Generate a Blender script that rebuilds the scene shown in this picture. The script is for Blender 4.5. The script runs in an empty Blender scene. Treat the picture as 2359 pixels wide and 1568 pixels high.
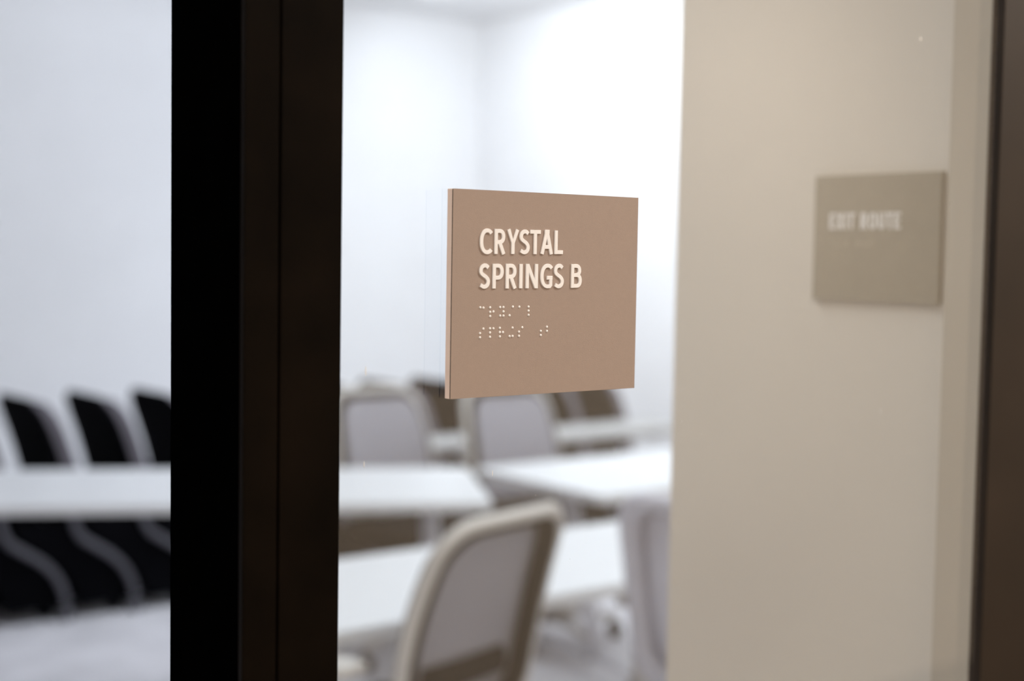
import bpy, bmesh, math, random
from mathutils import Vector, Matrix
random.seed(7)
S = bpy.context.scene
COL = S.collection
PI = math.pi

# ------------------------------------------------------------------ camera
YAW, PITCH, ROLL = 0.6616, 0.0614, 0.0167
CAM = Vector((0.0, 0.0, 1.53))
fw = Vector((math.sin(YAW) * math.cos(PITCH), math.cos(YAW) * math.cos(PITCH), -math.sin(PITCH)))
rt = Vector((math.cos(YAW), -math.sin(YAW), 0.0))
dn = fw.cross(rt)
R_ = rt * math.cos(ROLL) - dn * math.sin(ROLL)
D_ = rt * math.sin(ROLL) + dn * math.cos(ROLL)
cd = bpy.data.cameras.new('camera')
cd.lens = 50.0
cd.sensor_width = 36.0
cd.clip_start = 0.02
cd.dof.use_dof = True
cd.dof.focus_distance = 0.905
cd.dof.aperture_fstop = 3.6
cam = bpy.data.objects.new('camera', cd)
up = -D_
bk = -fw
cam.matrix_world = Matrix(((R_.x, up.x, bk.x, CAM.x), (R_.y, up.y, bk.y, CAM.y), (R_.z, up.z, bk.z, CAM.z), (0, 0, 0, 1)))
COL.objects.link(cam)
S.camera = cam

# ------------------------------------------------------------------ world, lamps, exposure
S.view_settings.view_transform = 'Standard'
S.view_settings.look = 'None'
S.view_settings.exposure = 0.0
S.view_settings.gamma = 1.0
S.view_settings.use_curve_mapping = False
w = bpy.data.worlds.new('world')
S.world = w
w.use_nodes = True
w.node_tree.nodes['Background'].inputs[0].default_value = (0.8, 0.85, 1.0, 1)
w.node_tree.nodes['Background'].inputs[1].default_value = 0.05


def area(name, loc, size, size_y, power, color, rot=(0, 0, 0)):
    l = bpy.data.lights.new(name, 'AREA')
    l.shape = 'RECTANGLE'
    l.size = size
    l.size_y = size_y
    l.energy = power
    l.color = color
    o = bpy.data.objects.new(name, l)
    o.location = loc
    o.rotation_euler = rot
    COL.objects.link(o)
    return o


COOL = (0.90, 0.95, 1.0)
WARM = (1.0, 0.94, 0.87)
# ceiling panel of the meeting room, then two added fill lights
area('room_light', (3.3, 4.8, 2.96), 1.2, 0.6, 27, COOL)
area('room_light', (0.2, 1.9, 2.96), 1.2, 0.6, 24, COOL)  # added fill that brightens the beige return wall
area('room_light', (2.8, 1.7, 2.96), 1.2, 0.6, 34, COOL)  # added fill that brightens the chair backs
# wall-washing strips along the back and right walls, and an added upward fill without a fixture
area('wall_washer', (2.6, 6.93, 2.96), 5.0, 0.15, 5.0, COOL, (math.radians(25), 0, 0))
area('wall_washer', (4.55, 4.5, 2.96), 0.2, 4.6, 60, COOL, (0, math.radians(-38), 0))
area('uplight_fill', (3.6, 4.6, 2.55), 0.2, 2.4, 38, COOL, (PI, 0, 0))  # added fill, bounced off the ceiling to brighten the upper walls
# corridor downlights
area('corridor_lamp', (1.35, 0.02, 2.66), 0.25, 0.25, 19, WARM)
area('corridor_lamp', (3.4, -0.75, 2.66), 0.3, 0.3, 58, WARM)
area('corridor_lamp', (-1.3, -0.55, 2.66), 1.5, 0.9, 40, WARM)


# ------------------------------------------------------------------ materials
def mat(name, col, rough=0.6, metal=0.0, noise=0.0, nscale=20.0, bump=0.0, bscale=200.0, spec=0.5, coat=0.0):
    m = bpy.data.materials.new(name)
    m.use_nodes = True
    nt = m.node_tree
    b = nt.nodes['Principled BSDF']
    b.inputs['Roughness'].default_value = rough
    b.inputs['Metallic'].default_value = metal
    b.inputs['Specular IOR Level'].default_value = spec
    b.inputs['Base Color'].default_value = (*col, 1)
    tc = nt.nodes.new('ShaderNodeTexCoord')
    if noise > 0:
        n = nt.nodes.new('ShaderNodeTexNoise')
        n.inputs['Scale'].default_value = nscale
        n.inputs['Detail'].default_value = 5
        nt.links.new(tc.outputs['Object'], n.inputs['Vector'])
        r = nt.nodes.new('ShaderNodeValToRGB')
        r.color_ramp.elements[0].position = 0.3
        r.color_ramp.elements[1].position = 0.7
        r.color_ramp.elements[0].color = (*[c * (1 - noise) for c in col], 1)
        r.color_ramp.elements[1].color = (*[min(1, c * (1 + noise)) for c in col], 1)
        nt.links.new(n.outputs['Fac'], r.inputs['Fac'])
        nt.links.new(r.outputs['Color'], b.inputs['Base Color'])
    if bump > 0:
        n2 = nt.nodes.new('ShaderNodeTexNoise')
        n2.inputs['Scale'].default_value = bscale
        n2.inputs['Detail'].default_value = 3
        nt.links.new(tc.outputs['Object'], n2.inputs['Vector'])
        bp = nt.nodes.new('ShaderNodeBump')
        bp.inputs['Strength'].default_value = bump
        bp.inputs['Distance'].default_value = 0.002
        nt.links.new(n2.outputs['Fac'], bp.inputs['Height'])
        nt.links.new(bp.outputs['Normal'], b.inputs['Normal'])
    return m


M = {}
M['paint'] = mat('white_wall_paint', (0.84, 0.85, 0.88), 0.8, noise=0.015, nscale=3, bump=0.1)
M['ceil'] = mat('ceiling_paint', (0.80, 0.81, 0.83), 0.9, noise=0.01)
M['carpet'] = mat('pale_grey_carpet', (0.72, 0.71, 0.75), 0.95, noise=0.10, nscale=5, bump=0.6, bscale=300)
M['beige'] = mat('warm_beige_paint', (0.70, 0.63, 0.545), 0.75, noise=0.015, nscale=4, bump=0.02, bscale=400)
M['taupe'] = mat('taupe_painted_trim', (0.50, 0.44, 0.36), 0.6, noise=0.03, nscale=6)
M['corr'] = mat('corridor_paint', (0.86, 0.76, 0.64), 0.8, noise=0.02, nscale=3)
M['corrfloor'] = mat('corridor_carpet', (0.16, 0.12, 0.09), 0.95, noise=0.2, nscale=20, bump=0.4)
M['bronze'] = mat('dark_bronze_anodised', (0.0045, 0.0028, 0.0016), 0.5, noise=0.6, nscale=14, bump=0.05, bscale=600, spec=0.04)
M['black'] = mat('black_jamb', (0.0006, 0.0006, 0.0006), 1.0, noise=0.2, nscale=40, spec=0.0)  # near-black tone for the whole jamb
M['sign'] = mat('tan_sign_face', (0.385, 0.305, 0.262), 0.55, noise=0.012, nscale=400, bump=0.12, bscale=1800, spec=0.3)
M['signside'] = mat('sign_edge_lit_tint', (0.95, 0.77, 0.68), 0.5, noise=0.03, nscale=80)  # tan lightened to carry the light falling on the sign's side
M['signgap'] = mat('sign_adhesive_layer', (0.01, 0.005, 0.003), 0.8, noise=0.1, nscale=80)
M['letter'] = mat('white_raised_lettering', (0.97, 0.97, 0.98), 0.45, noise=0.01, nscale=100)
M['sign2'] = mat('taupe_sign_face', (0.34, 0.285, 0.21), 0.6, noise=0.03, nscale=90)
M['letter2'] = mat('pale_sign_lettering', (0.92, 0.88, 0.84), 0.5, noise=0.01, nscale=100)
M['braille2'] = mat('tan_braille', (0.55, 0.47, 0.38), 0.5, noise=0.02, nscale=100)
M['tabletop'] = mat('white_laminate', (0.63, 0.64, 0.66), 0.35, noise=0.01, nscale=8)
M['shadedtop'] = mat('shaded_white_laminate', (0.34, 0.34, 0.34), 0.4, noise=0.02, nscale=8)  # white laminate darkened, the far table's shade put into its colour
M['darksteel'] = mat('charcoal_tube', (0.10, 0.098, 0.115), 0.6, noise=0.05, nscale=20)
M['stile'] = mat('bronze_lit_tint', (0.022, 0.015, 0.010), 0.5, noise=0.2, nscale=10, spec=0.2)  # same bronze as the left post, lightened as if nearer the lamp
M['steel'] = mat('silver_powder_coat', (0.58, 0.58, 0.62), 0.45, metal=0.3, noise=0.04, nscale=20)
M['blackfab'] = mat('black_fabric', (0.004, 0.004, 0.005), 0.95, noise=0.2, nscale=60, bump=0.3, spec=0.03)
M['blackpl'] = mat('black_plastic', (0.003, 0.003, 0.004), 0.9, noise=0.1, nscale=30, spec=0.03)
M['greyfab'] = mat('mauve_grey_fabric', (0.13, 0.12, 0.14), 0.95, noise=0.1, nscale=60, bump=0.3)
M['greypl'] = mat('light_grey_plastic', (0.50, 0.48, 0.46), 0.55, noise=0.03, nscale=20)
M['greycloth'] = mat('grey_cloth', (0.60, 0.60, 0.68), 0.95, noise=0.05, nscale=60, bump=0.3)
M['dust'] = mat('white_dust', (0.9, 0.88, 0.85), 0.8, noise=0.05, nscale=50)


def mesh_fabric():
    m = mat('grey_mesh_fabric', (0.31, 0.305, 0.345), 0.9, noise=0.06, nscale=90, bump=0.5, bscale=500)
    nt = m.node_tree
    out = nt.nodes['Material Output']
    b = nt.nodes['Principled BSDF']
    t = nt.nodes.new('ShaderNodeBsdfTransparent')
    mx = nt.nodes.new('ShaderNodeMixShader')
    mx.inputs[0].default_value = 0.10
    nt.links.new(b.outputs[0], mx.inputs[1])
    nt.links.new(t.outputs[0], mx.inputs[2])
    nt.links.new(mx.outputs[0], out.inputs['Surface'])
    return m


M['mesh'] = mesh_fabric()


def glass():
    m = bpy.data.materials.new('clear_glass')
    m.use_nodes = True
    nt = m.node_tree
    nt.nodes.remove(nt.nodes['Principled BSDF'])
    out = nt.nodes['Material Output']
    t = nt.nodes.new('ShaderNodeBsdfTransparent')
    t.inputs[0].default_value = (0.985, 0.995, 0.99, 1)
    g = nt.nodes.new('ShaderNodeBsdfGlossy')
    g.inputs['Roughness'].default_value = 0.0
    g.inputs['Color'].default_value = (1, 1, 1, 1)
    f = nt.nodes.new('ShaderNodeLayerWeight')
    f.inputs['Blend'].default_value = 0.5
    # Schlick reflectance from the facing value, F0 0.05 per surface
    p = nt.nodes.new('ShaderNodeMath')
    p.operation = 'POWER'
    p.inputs[1].default_value = 5.0
    nt.links.new(f.outputs['Facing'], p.inputs[0])
    a = nt.nodes.new('ShaderNodeMath')
    a.operation = 'MULTIPLY_ADD'
    a.inputs[1].default_value = 0.95
    a.inputs[2].default_value = 0.05
    nt.links.new(p.outputs[0], a.inputs[0])
    mx = nt.nodes.new('ShaderNodeMixShader')
    nt.links.new(a.outputs[0], mx.inputs[0])
    nt.links.new(t.outputs[0], mx.inputs[1])
    nt.links.new(g.outputs[0], mx.inputs[2])
    nt.links.new(mx.outputs[0], out.inputs['Surface'])
    return m


M['glass'] = glass()


# ------------------------------------------------------------------ helpers
def obj(name, bm, m, parent=None, smooth=False):
    me = bpy.data.meshes.new(name)
    bmesh.ops.recalc_face_normals(bm, faces=bm.faces[:])
    if smooth:
        for f in bm.faces:
            f.smooth = True
    bm.to_mesh(me)
    bm.free()
    me.materials.append(m)
    o = bpy.data.objects.new(name, me)
    COL.objects.link(o)
    if parent:
        o.parent = parent
    return o


def box(bm, x0, x1, y0, y1, z0, z1, mtx=None):
    vs = [bm.verts.new((x, y, z)) for z in (z0, z1) for y in (y0, y1) for x in (x0, x1)]
    if mtx:
        for v in vs:
            v.co = mtx @ v.co
    for q in ((0, 2, 3, 1), (4, 5, 7, 6), (0, 1, 5, 4), (2, 6, 7, 3), (0, 4, 6, 2), (1, 3, 7, 5)):
        bm.faces.new([vs[i] for i in q])
    return vs


def bevel(bm, w_, seg=2):
    bmesh.ops.bevel(bm, geom=bm.edges[:], offset=w_, segments=seg, affect='EDGES', profile=0.6)
    return bm


def bbox(x0, x1, y0, y1, z0, z1, bev=0.0, seg=2):
    bm = bmesh.new()
    box(bm, x0, x1, y0, y1, z0, z1)
    if bev:
        bevel(bm, bev, seg)
    return bm


def tube(bm, pts, r, seg=10, closed=False, ry=None):
    """sweep an ellipse (r sideways, ry along the second axis) along a list of points"""
    pts = [Vector(p) for p in pts]
    n = len(pts)
    rings = []
    prev = None
    for i, p in enumerate(pts):
        a = pts[(i - 1) % n] if (closed or i > 0) else p
        b = pts[(i + 1) % n] if (closed or i < n - 1) else p
        t = (b - a).normalized()
        if prev is None:
            ref = Vector((0, 1, 0)) if abs(t.y) < 0.9 else Vector((1, 0, 0))
            nrm = (ref - t * ref.dot(t)).normalized()
        else:
            nrm = (prev - t * prev.dot(t)).normalized()
        prev = nrm
        bi = t.cross(nrm)
        rr = r[i] if isinstance(r, (list, tuple)) else r
        r2 = ry if ry else rr
        rings.append([bm.verts.new(p + nrm * (math.cos(2 * PI * k / seg) * r2) + bi * (math.sin(2 * PI * k / seg) * rr)) for k in range(seg)])
    last = n if closed else n - 1
    for i in range(last):
        A, B = rings[i], rings[(i + 1) % n]
        for k in range(seg):
            bm.faces.new((A[k], A[(k + 1) % seg], B[(k + 1) % seg], B[k]))
    if not closed:
        bm.faces.new(rings[0])
        bm.faces.new(rings[-1])
    return bm


def cyl(bm, c, axis, r, h, seg=16, r2=None):
    c = Vector(c)
    a = Vector(axis).normalized()
    tube(bm, [c - a * h / 2, c + a * h / 2], [r, r if r2 is None else r2], seg)
    return bm


def prism(bm, poly, axis, a0, a1):
    """extrude a 2-D polygon along an axis: axis 'x' takes (y,z), 'y' takes (x,z)"""
    def P(q, a):
        return (a, q[0], q[1]) if axis == 'x' else (q[0], a, q[1])
    A = [bm.verts.new(P(q, a0)) for q in poly]
    B = [bm.verts.new(P(q, a1)) for q in poly]
    n = len(poly)
    bm.faces.new(A)
    bm.faces.new(B[::-1])
    for i in range(n):
        bm.faces.new((A[i], A[(i + 1) % n], B[(i + 1) % n], B[i]))
    return bm


def surf(bm, rows, thick):
    """closed sheet from a grid of points (rows of equal length), thickened along +y by thick"""
    F = [[bm.verts.new(p) for p in r] for r in rows]
    B = [[bm.verts.new(Vector(p) + Vector((0, thick, 0))) for p in r] for r in rows]
    nr, nc = len(F), len(F[0])
    for i in range(nr - 1):
        for j in range(nc - 1):
            bm.faces.new((F[i][j], F[i][j + 1], F[i + 1][j + 1], F[i + 1][j]))
            bm.faces.new((B[i][j], B[i + 1][j], B[i + 1][j + 1], B[i][j + 1]))
    for i in range(nr - 1):
        for j in (0, nc - 1):
            bm.faces.new((F[i][j], F[i + 1][j], B[i + 1][j], B[i][j]))
    for j in range(nc - 1):
        for i in (0, nr - 1):
            bm.faces.new((F[i][j], F[i][j + 1], B[i][j + 1], B[i][j]))
    return bm


def catmull(pts, n=6, closed=False):
    pts = [Vector(p) for p in pts]
    out = []
    m = len(pts)
    rng = range(m) if closed else range(m - 1)
    for i in rng:
        p0 = pts[(i - 1) % m] if (closed or i > 0) else pts[0] * 2 - pts[1]
        p1 = pts[i]
        p2 = pts[(i + 1) % m]
        p3 = pts[(i + 2) % m] if (closed or i < m - 2) else pts[-1] * 2 - pts[-2]
        for k in range(n):
            t = k / n
            out.append(0.5 * ((2 * p1) + (p2 - p0) * t + (2 * p0 - 5 * p1 + 4 * p2 - p3) * t * t + (3 * p1 - p0 - 3 * p2 + p3) * t ** 3))
    if not closed:
        out.append(pts[-1])
    return out


def tag(o, label, cat, group=None):
    o['label'] = label
    o['category'] = cat
    if group:
        o['group'] = group
    return o


def struct(o):
    o['kind'] = 'structure'
    return o


def empty(name, loc, rz=0.0):
    e = bpy.data.objects.new(name, None)
    e.empty_display_size = 0.1
    e.location = loc
    e.rotation_euler = (0, 0, rz)
    COL.objects.link(e)
    return e


def copy_tree(o, parent=None):
    kids = list(o.children)
    c = o.copy()
    COL.objects.link(c)
    c.parent = parent
    for k in kids:
        copy_tree(k, c)
    return c


# ------------------------------------------------------------------ the setting
VG = 0.7048           # corridor face of the glass
JL0, JL1 = 0.360, 0.4215   # left frame post
JR0, JR1 = 1.0635, 1.140   # right frame post
WU, WV, H = 5.50, 7.45, 3.00

struct(obj('floor', bbox(-3.2, WU, VG, WV, -0.12, 0.0), M['carpet']))
struct(obj('floor', bbox(-5.0, 6.2, -1.75, VG, -0.12, 0.0), M['corrfloor']))
struct(obj('ceiling', bbox(-3.2, WU, 0.80, WV, H, H + 0.1), M['ceil']))
struct(obj('ceiling', bbox(-5.0, 6.2, -1.75, 0.80, 2.70, 3.0), M['corr']))
struct(obj('wall_back', bbox(-3.3, WU + 0.1, WV, WV + 0.12, 0, H + 0.1), M['paint']))
struct(obj('wall_right', bbox(WU, WU + 0.12, 0.80, WV, 0, H + 0.1), M['paint']))
struct(obj('wall_left', bbox(-3.32, -3.2, 0.80, WV, 0, H + 0.1), M['paint']))
struct(obj('wall_corridor', bbox(-5.0, 6.2, -1.87, -1.75, 0, 2.7), M['corr']))
struct(obj('wall_corridor_end', bbox(6.2, 6.3, -1.87, 0.8, 0, 2.7), M['corr']))
struct(obj('wall_corridor_end', bbox(-5.1, -5.0, -1.87, 0.8, 0, 2.7), M['corr']))
# wall between corridor and room: left of the doorway, over it, and right of the glass
struct(obj('wall_front', bbox(-5.0, -0.66, 0.702, 0.80, 0, 2.7), M['corr']))
struct(obj('wall_front', bbox(-0.66, JR1, 0.702, 0.80, 2.46, 2.9), M['corr']))
struct(obj('wall_front', bbox(1.34, 6.2, 0.702, 0.80, 0, 2.7), M['corr']))
struct(obj('wall_return', bbox(JR1, 1.34, 0.702, 1.165, 0, 2.9, 0.004, 2), M['beige']))
struct(obj('baseboard_back', bbox(-3.2, WU, WV - 0.014, WV, 0, 0.1, 0.003), M['greypl']))
struct(obj('baseboard_right', bbox(WU - 0.014, WU, 0.80, WV - 0.014, 0, 0.1, 0.003), M['greypl']))

# door frame: post with black rebate, casing bead and stop, and its head and far post
t1 = struct(empty('door_1', (JL0, 0.70, 0)))


def local(bm, e):
    for v in bm.verts:
        v.co -= e.location
    return bm


obj('jamb', local(bbox(JL0, JL1, 0.7060, 0.794, 0, 2.46), t1), M['black'], t1)
obj('casing_bead', local(bbox(JL0 + 0.0002, 0.3813, 0.7005, 0.7060, 0, 2.46, 0.0006, 1), t1), M['bronze'], t1)
obj('casing', local(bbox(0.3825, JL1, 0.7002, 0.7060, 0, 2.46, 0.0006, 1), t1), M['bronze'], t1)
obj('jamb', local(bbox(-0.66, -0.60, 0.7005, 0.794, 0, 2.46, 0.0006, 1), t1), M['black'], t1)
obj('head', local(bbox(-0.60, JL0, 0.7005, 0.794, 2.40, 2.46, 0.0006, 1), t1), M['bronze'], t1)

# glazed sidelight
w1 = struct(empty('window_1', (JL1, VG, 0)))
obj('pane', local(bbox(JL1 - 0.0, JR0 + 0.001, VG, VG + 0.0085, 0.10, 2.40), w1), M['glass'], w1)
obj('sill_rail', local(bbox(JL1, JR0, 0.7005, 0.751, 0.0, 0.10, 0.0006, 1), w1), M['bronze'], w1)
obj('head_rail', local(bbox(JL1, JR0, 0.7005, 0.751, 2.40, 2.46, 0.0006, 1), w1), M['bronze'], w1)
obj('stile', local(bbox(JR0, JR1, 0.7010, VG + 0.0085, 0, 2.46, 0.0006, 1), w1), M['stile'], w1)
obj('reveal', local(bbox(JR0 + 0.0004, JR1, VG + 0.0085, 0.751, 0, 2.46), w1), M['taupe'], w1)
# specks of dust stuck on the glass
bm = bmesh.new()
for (u, z, a, b) in ((0.955, 1.705, 0.0016, 0.0032), (0.535, 1.392, 0.0006, 0.0040), (0.4405, 1.405, 0.0006, 0.004),
                     (0.441, 1.46, 0.0008, 0.006), (0.72, 1.405, 0.0005, 0.0005), (0.60, 1.33, 0.0005, 0.0005),
                     (0.70, 1.415, 0.0005, 0.0005), (0.57, 1.375, 0.0004, 0.0005), (0.92, 1.41, 0.0005, 0.004)):
    bmesh.ops.create_uvsphere(bm, u_segments=8, v_segments=6, radius=1.0,
                              matrix=Matrix.Translation((u, VG - 0.0001, z)) @ Matrix.Diagonal((a / 2, 0.0002, b / 2, 1)))
d = obj('dust_specks', local(bm, w1), M['dust'], w1)
d['kind'] = 'stuff'


# ------------------------------------------------------------------ lettering
def arc(cx, cy, rx, ry, a0, a1, n=22, p=2.3):
    out = []
    for i in range(n + 1):
        a = math.radians(a0 + (a1 - a0) * i / n)
        c, s = math.cos(a), math.sin(a)
        out.append((cx + rx * math.copysign(abs(c) ** (2 / p), c), cy + ry * math.copysign(abs(s) ** (2 / p), s)))
    return out


def cm2(pts, n=7):
    return [(v.x, v.y) for v in catmull([(a, b, 0) for a, b in pts], n)]


def glyph(ch, w_, h, t):
    """centre-line strokes of a condensed capital in a w_ x h box, stroke t"""
    k = t / 2
    x0, x1, y0, y1 = k, w_ - k, k, h - k
    W, Hh = x1 - x0, y1 - y0
    def n(pts):
        return [(x0 + a * W, y0 + b * Hh) for a, b in pts]
    V0, V1 = 0.0, h
    if ch == 'C':
        rx = (w_ - 1.2 * k) / 1.78
        return [arc(x0 + rx, h / 2, rx, Hh / 2, 47, 313, 34, 2.2)]
    if ch == 'G':
        rx = (w_ - 1.2 * k) / 1.78
        a = arc(x0 + rx, h / 2, rx, Hh / 2, 47, 270, 30, 2.2)
        return [a + [(x0 + rx + 0.25 * W, y0 + 0.01 * Hh), (x1, y0 + 0.06 * Hh)], [(x1, y0 + 0.02 * Hh), (x1, y0 + 0.47 * Hh)], [(x0 + 0.56 * W, y0 + 0.42 * Hh), (x1 + k, y0 + 0.42 * Hh)]]
    if ch in 'RPB':
        st = [[(x0, V0), (x0, V1)]]
        mid = {'R': 0.47, 'P': 0.42, 'B': 0.54}[ch]
        ry = (1 - mid) / 2 * Hh
        cy = y0 + (1 + mid) / 2 * Hh
        bw = 0.93 if ch == 'R' else (0.90 if ch == 'B' else 1.0)
        xa = x0 + bw * W
        r = 0.52 * W * bw
        bowl = [(x0, y1)] + arc(xa - r, cy, r, ry, 90, -90, 18, 2.2) + [(x0, y0 + mid * Hh)]
        st.append(bowl)
        if ch == 'R':
            st.append([(x0 + 0.45 * W, y0 + mid * Hh), (x1 - 0.02 * W, V0)])
        if ch == 'B':
            ry2 = mid / 2 * Hh
            st.append([(x0, y0 + mid * Hh)] + arc(x1 - r, y0 + ry2, r, ry2, 90, -90, 18, 2.2) + [(x0, y0)])
        return st
    if ch == 'Y':
        c = w_ / 2
        return [[(k * 0.9, V1), (c, y0 + 0.40 * Hh), (w_ - k * 0.9, V1)], [(c, y0 + 0.44 * Hh), (c, V0)]]
    if ch == 'S':
        return [cm2(n([(0.96, 0.90), (0.70, 0.99), (0.40, 0.985), (0.14, 0.90), (0.05, 0.76), (0.13, 0.63), (0.42, 0.53), (0.74, 0.44), (0.97, 0.30), (0.93, 0.13), (0.70, 0.02), (0.38, 0.0), (0.02, 0.08)]))]
    if ch == 'T':
        return [[(0, y1), (w_, y1)], [(w_ / 2, V1), (w_ / 2, V0)]]
    if ch == 'A':
        c = w_ / 2
        return [[(k * 0.9, V0), (c - 0.02 * W, V1 - 0.3 * t)], [(w_ - k * 0.9, V0), (c + 0.02 * W, V1 - 0.3 * t)], [(c - t * 0.75, V1 - k * 0.8), (c + t * 0.75, V1 - k * 0.8)], [(x0 + 0.18 * W, y0 + 0.26 * Hh), (x1 - 0.18 * W, y0 + 0.26 * Hh)]]
    if ch == 'L':
        return [[(x0, V1), (x0, V0)], [(x0, y0), (w_, y0)]]
    if ch == 'I':
        return [[(w_ / 2, V0), (w_ / 2, V1)]]
    if ch == 'N':
        return [[(x0, V0), (x0, V1)], [(x1, V0), (x1, V1)], [(x0 + 0.03 * W, V1 - 0.2 * t), (x1 - 0.03 * W, V0 + 0.2 * t)]]
    if ch == 'E':
        return [[(x0, V0), (x0, V1)], [(x0, y1), (w_, y1)], [(x0, h / 2), (w_ * 0.9, h / 2)], [(x0, y0), (w_, y0)]]
    if ch == 'X':
        return [[(k, V0), (w_ - k, V1)], [(k, V1), (w_ - k, V0)]]
    if ch == 'O':
        return [arc(w_ / 2, h / 2, W / 2, Hh / 2, 0, 360, 40, 2.2)]
    if ch == 'U':
        return [[(x0, V1)] + arc(w_ / 2, y0 + 0.28 * Hh, W / 2, 0.28 * Hh, 180, 360, 22, 2.2) + [(x1, V1)]]


def letter_bm(ch, w_, h, t, depth, xf):
    """each stroke a strip raised by depth; xf maps (x, y, out) to the sign's space"""
    bm = bmesh.new()
    for st in glyph(ch, w_, h, t):
        n = len(st)
        L, Rr = [], []
        for i in range(n):
            p = Vector(st[i])
            a = Vector(st[i - 1]) if i > 0 else None
            b = Vector(st[i + 1]) if i < n - 1 else None
            d1 = (p - a).normalized() if a is not None and (p - a).length > 1e-9 else None
            d2 = (b - p).normalized() if b is not None and (b - p).length > 1e-9 else None
            d1 = d1 or d2
            d2 = d2 or d1
            m = (d1 + d2)
            m = m.normalized() if m.length > 1e-6 else d1
            nrm = Vector((-m.y, m.x))
            k = (t / 2) / max(0.5, nrm.dot(Vector((-d1.y, d1.x))))
            L.append(p + nrm * k)
            Rr.append(p - nrm * k)
        depth += 0.00001
        lay = []
        ch_ = t * 0.06
        for (z, ins) in ((0, 0), (depth - ch_, 0), (depth, ch_)):
            l2, r2 = [], []
            for a, b in zip(L, Rr):
                e = (b - a).normalized() * ins
                l2.append(bm.verts.new(xf(a.x + e.x, a.y + e.y, z)))
                r2.append(bm.verts.new(xf(b.x - e.x, b.y - e.y, z)))
            lay.append((l2, r2))
        for q in range(2):
            for i in range(n - 1):
                bm.faces.new((lay[q][0][i], lay[q][0][i + 1], lay[q + 1][0][i + 1], lay[q + 1][0][i]))
                bm.faces.new((lay[q][1][i], lay[q + 1][1][i], lay[q + 1][1][i + 1], lay[q][1][i + 1]))
            for i in (0, n - 1):
                bm.faces.new((lay[q][0][i], lay[q][1][i], lay[q + 1][1][i], lay[q + 1][0][i]))
        for i in range(n - 1):
            bm.faces.new((lay[2][0][i], lay[2][0][i + 1], lay[2][1][i + 1], lay[2][1][i]))
    return bm


def dot_mesh(m):
    bm = bmesh.new()
    bmesh.ops.create_uvsphere(bm, u_segments=12, v_segments=8, radius=1.0)
    for f in bm.faces:
        f.smooth = True
    me = bpy.data.meshes.new('braille_dot')
    bm.to_mesh(me)
    bm.free()
    me.materials.append(m)
    return me


# ------------------------------------------------------------------ the room sign on the glass
SW, SH, ST = 0.1512, 0.1270, 0.0061
SU, SV, SZ = 0.4975, 0.6986, 1.5046 - 0.0635
sg = tag(empty('room_sign', (SU, VG, SZ)), 'tan room sign with raised white lettering and braille mounted on the glass', 'sign')
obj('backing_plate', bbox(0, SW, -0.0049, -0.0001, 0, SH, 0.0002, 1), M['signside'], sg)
obj('adhesive_layer', bbox(0.0002, SW - 0.0002, -0.0059, -0.0049, 0.0002, SH - 0.0002), M['signgap'], sg)
obj('face_plate', bbox(0, SW, -ST, -0.0059, 0, SH, 0.00005, 1), M['sign'], sg)


def on_sign(x, y, o):
    return (x, -ST - o, y)


LINES = [('C', 0.0201, 0.02935, 0.08782, 0.10359), ('R', 0.0313, 0.03988, 0.08814, 0.10349), ('Y', 0.04117, 0.05021, 0.08827, 0.10344), ('S', 0.05057, 0.05902, 0.0882, 0.10366), ('T', 0.05926, 0.06757, 0.0884, 0.10358), ('A', 0.06794, 0.0777, 0.08852, 0.1036), ('L', 0.07917, 0.08597, 0.08864, 0.10364), ('S', 0.01971, 0.02827, 0.06678, 0.08223), ('P', 0.03023, 0.03869, 0.06694, 0.08214), ('R', 0.04044, 0.04914, 0.06692, 0.08223), ('I', 0.05103, 0.05376, 0.06699, 0.0822), ('N', 0.05627, 0.066, 0.06698, 0.08227), ('G', 0.06807, 0.07772, 0.06686, 0.08247), ('S', 0.07882, 0.08737, 0.06693, 0.08256), ('B', 0.09338, 0.10235, 0.06719, 0.08249)]
for ch, x0, x1, y0, y1 in LINES:
    o = obj('letter', letter_bm(ch, x1 - x0, y1 - y0, 0.00245, 0.0008, lambda x, y, z: (x, -z, y)), M['letter'], sg)
    o.location = (x0, -ST, y0)
DOTS = [(0.02144, 0.05526), (0.02384, 0.05505), (0.029, 0.05518), (0.02905, 0.05242), (0.0291, 0.04984), (0.03158, 0.05266), (0.03675, 0.05528), (0.03932, 0.05526), (0.03937, 0.05257), (0.03686, 0.05001), (0.03942, 0.04997), (0.04671, 0.05546), (0.04423, 0.05009), (0.0518, 0.05541), (0.05921, 0.05534), (0.05926, 0.0528), (0.05932, 0.05017), (0.02409, 0.0422), (0.02151, 0.03949), (0.02156, 0.03692), (0.02914, 0.04228), (0.03179, 0.04223), (0.02919, 0.0397), (0.02924, 0.03702), (0.03678, 0.04241), (0.03683, 0.03981), (0.03928, 0.03976), (0.03689, 0.03712), (0.04675, 0.04241), (0.0445, 0.03713), (0.04686, 0.03717), (0.05446, 0.04245), (0.0519, 0.03978), (0.05196, 0.03715), (0.06947, 0.03989), (0.06953, 0.03723), (0.07443, 0.04245), (0.07449, 0.03978)]
dm = dot_mesh(M['letter'])
for (x, y) in DOTS:
    o = bpy.data.objects.new('braille_dot', dm)
    o.location = (x, -ST, y)
    o.scale = (0.00082, 0.0006, 0.00082)
    o.parent = sg
    COL.objects.link(o)

# ------------------------------------------------------------------ the exit sign on the return wall (faces -u)
ev0, ev1, ez0 = 0.8074, 0.9586, 1.5505 - 0.0625
es = tag(empty('exit_route_sign', (JR1, ev1, ez0)), 'taupe exit route sign on the beige wall behind the glass', 'sign')
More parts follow.
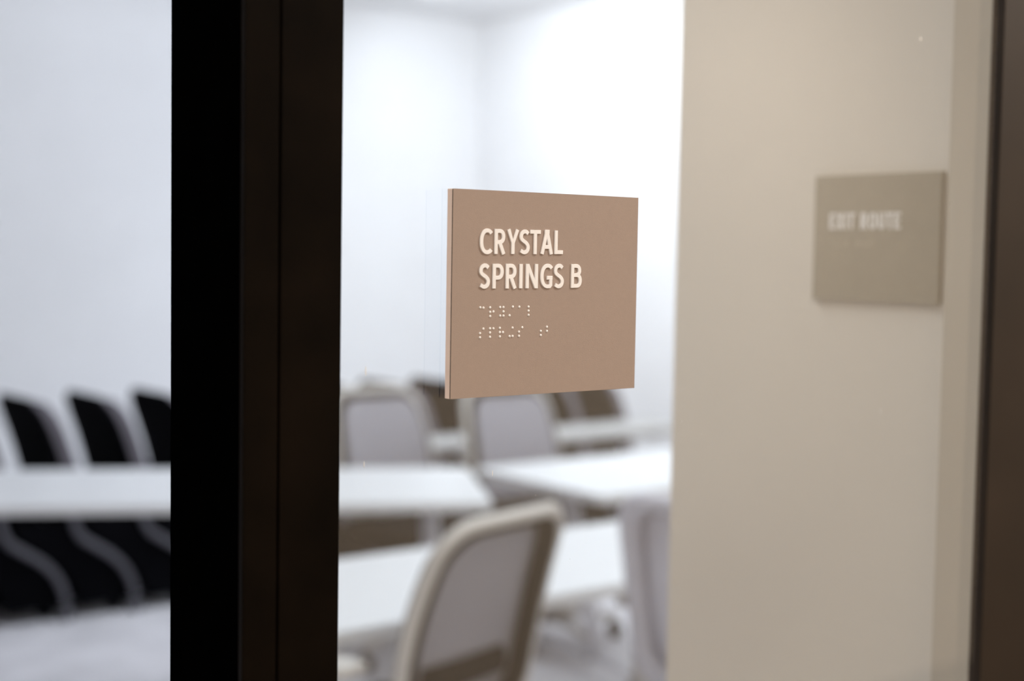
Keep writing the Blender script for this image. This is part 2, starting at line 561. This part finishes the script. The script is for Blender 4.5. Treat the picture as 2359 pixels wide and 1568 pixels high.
# local: reading direction runs toward the glass (-v), out of the wall is -u
EH = 0.125
obj('plate', bbox(-0.0062, -0.0002, -SW, 0, 0, EH, 0.0004, 1), M['sign2'], es)
ex = 0.0205
ew = {'E': 0.0066, 'X': 0.0086, 'I': 0.0026, 'T': 0.0078, ' ': 0.0034, 'R': 0.0080, 'O': 0.0092, 'U': 0.0080}
for ch in 'EXIT ROUTE':
    if ch != ' ':
        o = obj('letter', letter_bm(ch, ew[ch], 0.0160, 0.0027, 0.0008, lambda x, y, z: (-z, -x, y)), M['letter2'], es)
        o.location = (-0.0062, -ex, 0.0712)
    ex += ew[ch] + 0.0019
CELLS = {'e': (1, 5), 'x': (1, 3, 4, 6), 'i': (2, 4), 't': (2, 3, 4, 5), 'r': (1, 2, 3, 5), 'ou': (1, 2, 5, 6), ' ': ()}
dm2 = dot_mesh(M['braille2'])
for i, c in enumerate(['e', 'x', 'i', 't', ' ', 'r', 'ou', 't', 'e']):
    for dd in CELLS[c]:
        cx = 0.0215 + i * 0.0066 + (0.00234 if dd > 3 else 0)
        cz = 0.0595 - ((dd - 1) % 3) * 0.00234
        o = bpy.data.objects.new('braille_dot', dm2)
        o.location = (-0.0062, -cx, cz)
        o.scale = (0.0006, 0.0008, 0.0008)
        o.parent = es
        COL.objects.link(o)


# ------------------------------------------------------------------ tables
def rounded(w0, w1, d0, d1, r, n=5):
    pts = []
    for cx, cy, a in ((w1 - r, d1 - r, 0), (w0 + r, d1 - r, 90), (w0 + r, d0 + r, 180), (w1 - r, d0 + r, 270)):
        for i in range(n + 1):
            q = math.radians(a + 90 * i / n)
            pts.append((cx + r * math.cos(q), cy + r * math.sin(q)))
    return pts


def table(loc, rz, L, D, label, top='tabletop', insets=(0.24, 0.24)):
    """origin at the middle of the table's footprint on the floor"""
    t = tag(empty('training_table', loc, rz), label, 'table', 'white training tables in the meeting room')
    bm = bmesh.new()
    pl = rounded(-L / 2, L / 2, -D / 2, D / 2, 0.03)
    A = [bm.verts.new((x, y, 0.706)) for x, y in pl]
    B = [bm.verts.new((x, y, 0.735)) for x, y in pl]
    bm.faces.new(A)
    bm.faces.new(B)
    for i in range(len(pl)):
        j = (i + 1) % len(pl)
        bm.faces.new((A[i], A[j], B[j], B[i]))
    bmesh.ops.bevel(bm, geom=[e for e in bm.edges if abs(e.verts[0].co.z - e.verts[1].co.z) < 1e-6], offset=0.004, segments=2, affect='EDGES')
    obj('tabletop', bm, M[top], t)
    bm = bmesh.new()
    cyl(bm, ((insets[0] - insets[1]) / 2, 0.10, 0.675), (1, 0, 0), 0.018, L - insets[0] - insets[1], 10)
    obj('crossbar', bm, M['steel'], t, True)
    for sx in (-1, 1):
        x = sx * (L / 2 - insets[0 if sx < 0 else 1])
        bm = bmesh.new()
        tube(bm, [(x, 0.10, 0.700), (x, -0.10, 0.09)], [0.032, 0.032], 12)
        box(bm, x - 0.03, x + 0.03, -0.20, 0.20, 0.690, 0.706)
        tube(bm, [(x, -D * 0.42, 0.075), (x, -0.1, 0.10), (x, 0.1, 0.10), (x, D * 0.42, 0.075)], 0.022, 10)
        lg = obj('leg', bm, M['steel'], t, True)
        for sy in (-1, 1):
            bm = bmesh.new()
            cyl(bm, (x, sy * D * 0.42, 0.032), (1, 0, 0), 0.032, 0.026, 16)
            tube(bm, [(x, sy * D * 0.42, 0.035), (x, sy * D * 0.42, 0.075)], 0.012, 8)
            obj('caster', bm, M['blackpl'], lg, True)
    return t


def table_at(corner_x, corner_y, rz, L, D, which, label, top='tabletop', insets=(0.24, 0.24)):
    """which: sign of the local corner that lies at the given point"""
    c, s = math.cos(rz), math.sin(rz)
    lx, ly = which[0] * L / 2, which[1] * D / 2
    return table((corner_x - (c * lx - s * ly), corner_y - (s * lx + c * ly), 0), rz, L, D, label, top, insets)


table_at(2.725, 3.585, math.radians(-29.5), 2.0, 0.74, (1, -1), 'white training table set at an angle, nearest the row of nesting chairs at left', 'tabletop', (0.24, 0.16))
table_at(3.095, 3.49, 0.0, 1.83, 0.71, (-1, -1), 'white training table whose left end meets the angled table')
table_at(1.44, 2.52, 0.0, 1.83, 0.61, (-1, -1), 'white training table nearest the glass, behind the grey mesh chair', 'tabletop', (0.72, 0.13))
table_at(2.93, 4.72, 0.0, 1.83, 0.32, (-1, -1), 'narrow white table with shade in its top colour, farthest from the glass, behind the mesh chairs', 'shadedtop', (0.50, 0.20))


# ------------------------------------------------------------------ mesh-backed task chair
def back_y(z):
    # profile of the back (leaning away from the sitter, who faces +y)
    q = (z - 0.52) / 0.46
    return -0.20 - 0.035 * q - 0.085 * q * q


def half_w(z):
    q = (z - 0.52) / 0.46
    return 0.205 + 0.02 * math.sin(PI * min(1, max(0, q))) - 0.015 * q


def back_pt(s, z, dy=0.0):
    return Vector((s, back_y(z) + 0.35 * s * s + dy, z))


def ring(inset, dy):
    pts = []
    z0, z1, r = 0.52 + inset, 0.98 - inset, 0.07
    for (sx, zc, a0) in ((1, z1 - r, 0), (-1, z1 - r, 90), (-1, z0 + r, 180), (1, z0 + r, 270)):
        for i in range(7):
            a = math.radians(a0 + 90 * i / 6)
            z = zc + r * math.sin(a)
            hw = half_w(z) - inset
            x = sx * (hw - r) + r * math.cos(a)
            pts.append(back_pt(x, z, dy))
        if sx == -1 and a0 == 90 or a0 == 270:
            za, zb = (z1 - r, z0 + r) if a0 == 90 else (z0 + r, z1 - r)
            for k in range(1, 6):
                z = za + (zb - za) * k / 6
                hw = half_w(z) - inset
                pts.append(back_pt(sx * hw, z, dy))
    return pts


def make_task_chair(label):
    c = tag(empty('task_chair', (0, 0, 0)), label, 'chair', 'grey mesh task chairs')
    bm = bmesh.new()
    tube(bm, ring(0.0, 0.0), 0.016, 10, True)
    obj('back_frame', bm, M['greypl'], c, True)
    # black liner band inside the frame, from its rear edge forward to the mesh
    bm = bmesh.new()
    A = [bm.verts.new(p) for p in ring(0.017, -0.018)]
    B = [bm.verts.new(p) for p in ring(0.017, 0.040)]
    A2 = [bm.verts.new(p) for p in ring(0.024, -0.018)]
    B2 = [bm.verts.new(p) for p in ring(0.024, 0.040)]
    n = len(A)
    for i in range(n):
        j = (i + 1) % n
        bm.faces.new((A[i], A[j], B[j], B[i]))
        bm.faces.new((A2[i], B2[i], B2[j], A2[j]))
        bm.faces.new((A[i], A2[i], A2[j], A[j]))
        bm.faces.new((B[i], B[j], B2[j], B2[i]))
    obj('back_liner', bm, M['blackpl'], c, True)
    # mesh sheet
    rg = ring(0.022, 0.045)
    bm = bmesh.new()
    rows = []
    N = 14
    for i in range(N + 1):
        z = 0.545 + (0.955 - 0.545) * i / N
        e = min(z - 0.542, 0.958 - z)
        r = 0.07
        cut = r - math.sqrt(max(0, r * r - max(0, r - e) ** 2)) if e < r else 0
        hw = half_w(z) - 0.022 - cut
        rows.append([back_pt(hw * (j / 5 - 1), z, 0.032) for j in range(11)])
    surf(bm, rows, 0.004)
    obj('mesh_back', bm, M['mesh'], c, True)
    bm = bmesh.new()
    tube(bm, [back_pt(0.13 * (k / 4 - 1), 0.632, 0.018) for k in range(9)], 0.030, 10, ry=0.012)
    obj('lumbar_support', bm, M['blackpl'], c, True)
    # spine joining back to seat
    bm = bmesh.new()
    tube(bm, catmull([(0, back_y(0.60) - 0.02, 0.60), (0, -0.215, 0.50), (0, -0.15, 0.42), (0, -0.02, 0.405)], 5), 0.028, 10, ry=0.016)
    obj('spine', bm, M['greypl'], c, True)
    # seat cushion
    bm = bmesh.new()
    box(bm, -0.24, 0.24, -0.20, 0.27, 0.43, 0.50)
    bmesh.ops.subdivide_edges(bm, edges=bm.edges[:], cuts=3, use_grid_fill=True)
    for v in bm.verts:
        q = (v.co.y + 0.20) / 0.47
        v.co.z -= 0.035 * max(0, q - 0.7) ** 2 / 0.09
        v.co.x *= 1 - 0.12 * abs(q - 0.5) ** 2 * 4
    bevel_edges = [e for e in bm.edges if len(e.link_faces) == 2 and e.calc_face_angle(0) > 1.0]
    bmesh.ops.bevel(bm, geom=bevel_edges, offset=0.022, segments=3, affect='EDGES')
    obj('seat', bm, M['blackfab'], c, True)
    for s in (-1, 1):
        bm = bmesh.new()
        tube(bm, catmull([(s * 0.12, -0.03, 0.41), (s * 0.24, -0.06, 0.41), (s * 0.285, -0.07, 0.46), (s * 0.29, -0.06, 0.60), (s * 0.285, -0.02, 0.672)], 5), 0.024, 10, ry=0.016)
        obj('arm_support', bm, M['greypl'], c, True)
        bm = bbox(s * 0.285 - 0.042, s * 0.285 + 0.042, -0.14, 0.13, 0.668, 0.695, 0.011, 3)
        obj('armrest', bm, M['greypl'], c, True)
    bm = bmesh.new()
    box(bm, -0.10, 0.10, -0.11, 0.12, 0.385, 0.432)
    bevel(bm, 0.012)
    obj('mechanism', bm, M['blackpl'], c, True)
    bm = bmesh.new()
    cyl(bm, (0, 0, 0.325), (0, 0, 1), 0.018, 0.13, 14)
    cyl(bm, (0, 0, 0.18), (0, 0, 1), 0.028, 0.20, 14)
    obj('gas_column', bm, M['blackpl'], c, True)
    for k in range(5):
        a = math.radians(90 + 72 * k)
        ca, sa = math.cos(a), math.sin(a)
        bm = bmesh.new()
        tube(bm, [(0.02 * ca, 0.02 * sa, 0.115), (0.15 * ca, 0.15 * sa, 0.112), (0.31 * ca, 0.31 * sa, 0.078)], [0.030, 0.024, 0.016], 10, ry=0.018)
        lg = obj('leg', bm, M['greypl'], c, True)
        bm = bmesh.new()
        px, py = 0.305 * ca, 0.305 * sa
        for o_ in (-0.014, 0.014):
            cyl(bm, (px - sa * o_, py + ca * o_, 0.029), (-sa, ca, 0), 0.029, 0.018, 14)
        tube(bm, [(px, py, 0.03), (px, py, 0.075)], 0.009, 8)
        obj('caster', bm, M['blackpl'], lg, True)
    return c


def place(c, x, y, face_deg):
    """face_deg: direction the sitter looks, clockwise from +v (into the room)"""
    c.location = (x, y, 0)
    c.rotation_euler = (0, 0, -math.radians(face_deg))


tc = make_task_chair('grey mesh chair with pale frame, back turned to the glass, right under the room sign')
place(tc, 1.735, 2.62, -14)
for lab, x, y, f in (('grey mesh chair half hidden by the beige wall end, beside the nearest white table', 2.53, 2.27, 78),
                     ('grey mesh chair facing the glass behind the angled white table, next to the dark frame', 3.01, 4.44, 178),
                     ('grey mesh chair facing the glass directly below the room sign, behind the tables', 3.52, 4.29, 182)):
    c2 = copy_tree(tc)
    c2['label'] = lab
    place(c2, x, y, f)
    if f > 100:
        for k in list(c2.children):
            if k.name.split('.')[0] in ('armrest', 'arm_support'):
                bpy.data.objects.remove(k)
    if f == 78:
        c2['label'] = 'all-grey chair with grey frame half hidden by the beige wall end'
        for k in c2.children:
            if k.name.split('.')[0] in ('back_frame', 'back_liner', 'lumbar_support', 'mesh_back'):
                k.data = k.data.copy()
                k.data.materials[0] = M['greycloth']


# ------------------------------------------------------------------ nesting chairs in a row (each looks along +u)
def make_nesting_chair():
    c = tag(empty('nesting_chair', (0, 0, 0)), 'black nesting chair in the tight row along the far side of the room', 'chair', 'black nesting chairs lined up in a tight row')
    # sitter faces +y; back leans to -y
    def by(z):
        q = (z - 0.46) / 0.49
        return -0.03 - 0.10 * q - 0.06 * q * q
    def hw(z):
        q = (z - 0.46) / 0.49
        return 0.29 - 0.02 * q
    def rows(z0, z1, off, rr, ins, bul=0.0):
        out = []
        N = 12
        for i in range(N + 1):
            z = z0 + (z1 - z0) * i / N
            e = z1 - z
            cut = rr - math.sqrt(max(0, rr * rr - max(0, rr - e) ** 2)) if e < rr else 0
            h_ = hw(z) - ins - cut * 0.9
            out.append([Vector((h_ * (j / 5 - 1), by(z) + off + bul * (1 - (j / 5 - 1) ** 2), z)) for j in range(11)])
        return out
    bm = bmesh.new()
    surf(bm, rows(0.46, 0.95, 0.0, 0.12, 0.0), 0.022)
    obj('back_shell', bm, M['blackpl'], c, True)
    bm = bmesh.new()
    surf(bm, rows(0.50, 0.93, 0.0225, 0.11, 0.006), 0.060)
    obj('back_pad', bm, M['greyfab'], c, False)
    # flipped-up seat in front of the pad
    bm = bmesh.new()
    surf(bm, [[Vector((0.215 * (j / 5 - 1), by(z) + 0.088, z)) for j in range(11)] for z in [0.36 + 0.04 * k for k in range(7)]], 0.035)
    bevel_e = [e for e in bm.edges if len(e.link_faces) == 2 and e.calc_face_angle(0) > 1.0]
    bmesh.ops.bevel(bm, geom=bevel_e, offset=0.008, segments=2, affect='EDGES')
    obj('flip_seat', bm, M['blackfab'], c, True)
    prof = [(-0.035, 0.56), (-0.03, 0.44), (0.0, 0.365), (0.06, 0.32), (0.14, 0.265), (0.20, 0.20), (0.237, 0.12), (0.245, 0.055)]
    cv = catmull([(0, a, b) for a, b in prof], 4)
    for s in (-1, 1):
        x = s * 0.305
        bm = bmesh.new()
        tube(bm, [(x, p.y, p.z) for p in cv], 0.017, 10)
        lg = obj('leg', bm, M['darksteel'], c, True)
        bm = bmesh.new()
        cyl(bm, (x, 0.247, 0.028), (1, 0, 0), 0.028, 0.03, 16)
        tube(bm, [(x, 0.246, 0.03), (x, 0.245, 0.07)], 0.011, 8)
        obj('caster', bm, M['darksteel'], lg, True)
        # black web below the arched leg
        bm = bmesh.new()
        lower = [p for p in cv if p.z < 0.45]
        poly = [(p.y, p.z) for p in lower] + [(p.y - 0.252, p.z) for p in reversed(lower)]
        prism(bm, poly, 'x', s * 0.283 - 0.004, s * 0.283 + 0.004)
        obj('side_panel', bm, M['blackpl'], c)
        bm = bmesh.new()
        tube(bm, [(s * 0.215, -0.03, 0.40), (s * 0.215, -0.10, 0.20), (s * 0.215, -0.125, 0.045)], 0.014, 8)
        rl = obj('leg', bm, M['blackpl'], c, True)
        bm = bmesh.new()
        cyl(bm, (s * 0.215, -0.125, 0.030), (1, 0, 0), 0.030, 0.026, 14)
        obj('caster', bm, M['blackpl'], rl, True)
    bm = bmesh.new()
    box(bm, -0.245, 0.245, -0.02, 0.0, 0.37, 0.47)
    bevel(bm, 0.004, 1)
    obj('seat_beam', bm, M['blackpl'], c)
    bm = bmesh.new()
    prism(bm, [(-0.10, 0.06), (0.10, 0.06), (0.135, 0.14), (0.06, 0.30), (-0.03, 0.345), (-0.12, 0.345)], 'x', -0.19, 0.19)
    obj('underseat_shade', bm, M['blackpl'], c)  # dark block added for the shade and black undersides below the seat
    return c


nc = make_nesting_chair()
ROW0, STEP, ROWV = 1.865, 0.287, 5.92
for k in range(12):
    c2 = nc if k == 0 else copy_tree(nc)
    c2.location = (ROW0 + STEP * k, ROWV - 0.02 * k, 0)
    c2.scale = (0.95, 0.95, 0.95)
    c2.rotation_euler = (0, 0, -PI / 2)
    ordn = ['first', 'second', 'third', 'fourth', 'fifth', 'sixth', 'seventh', 'eighth', 'ninth', 'tenth', 'eleventh', 'last'][k]
    if k == 11:
        c2['label'] = 'black nesting chair at the end of the tight row, nearest the right wall'
    elif k == 0:
        c2['label'] = 'black nesting chair at the doorway end of the tight row, cut by the picture edge'
    else:
        c2['label'] = f'black nesting chair, {ordn} from the doorway end of the tight row'
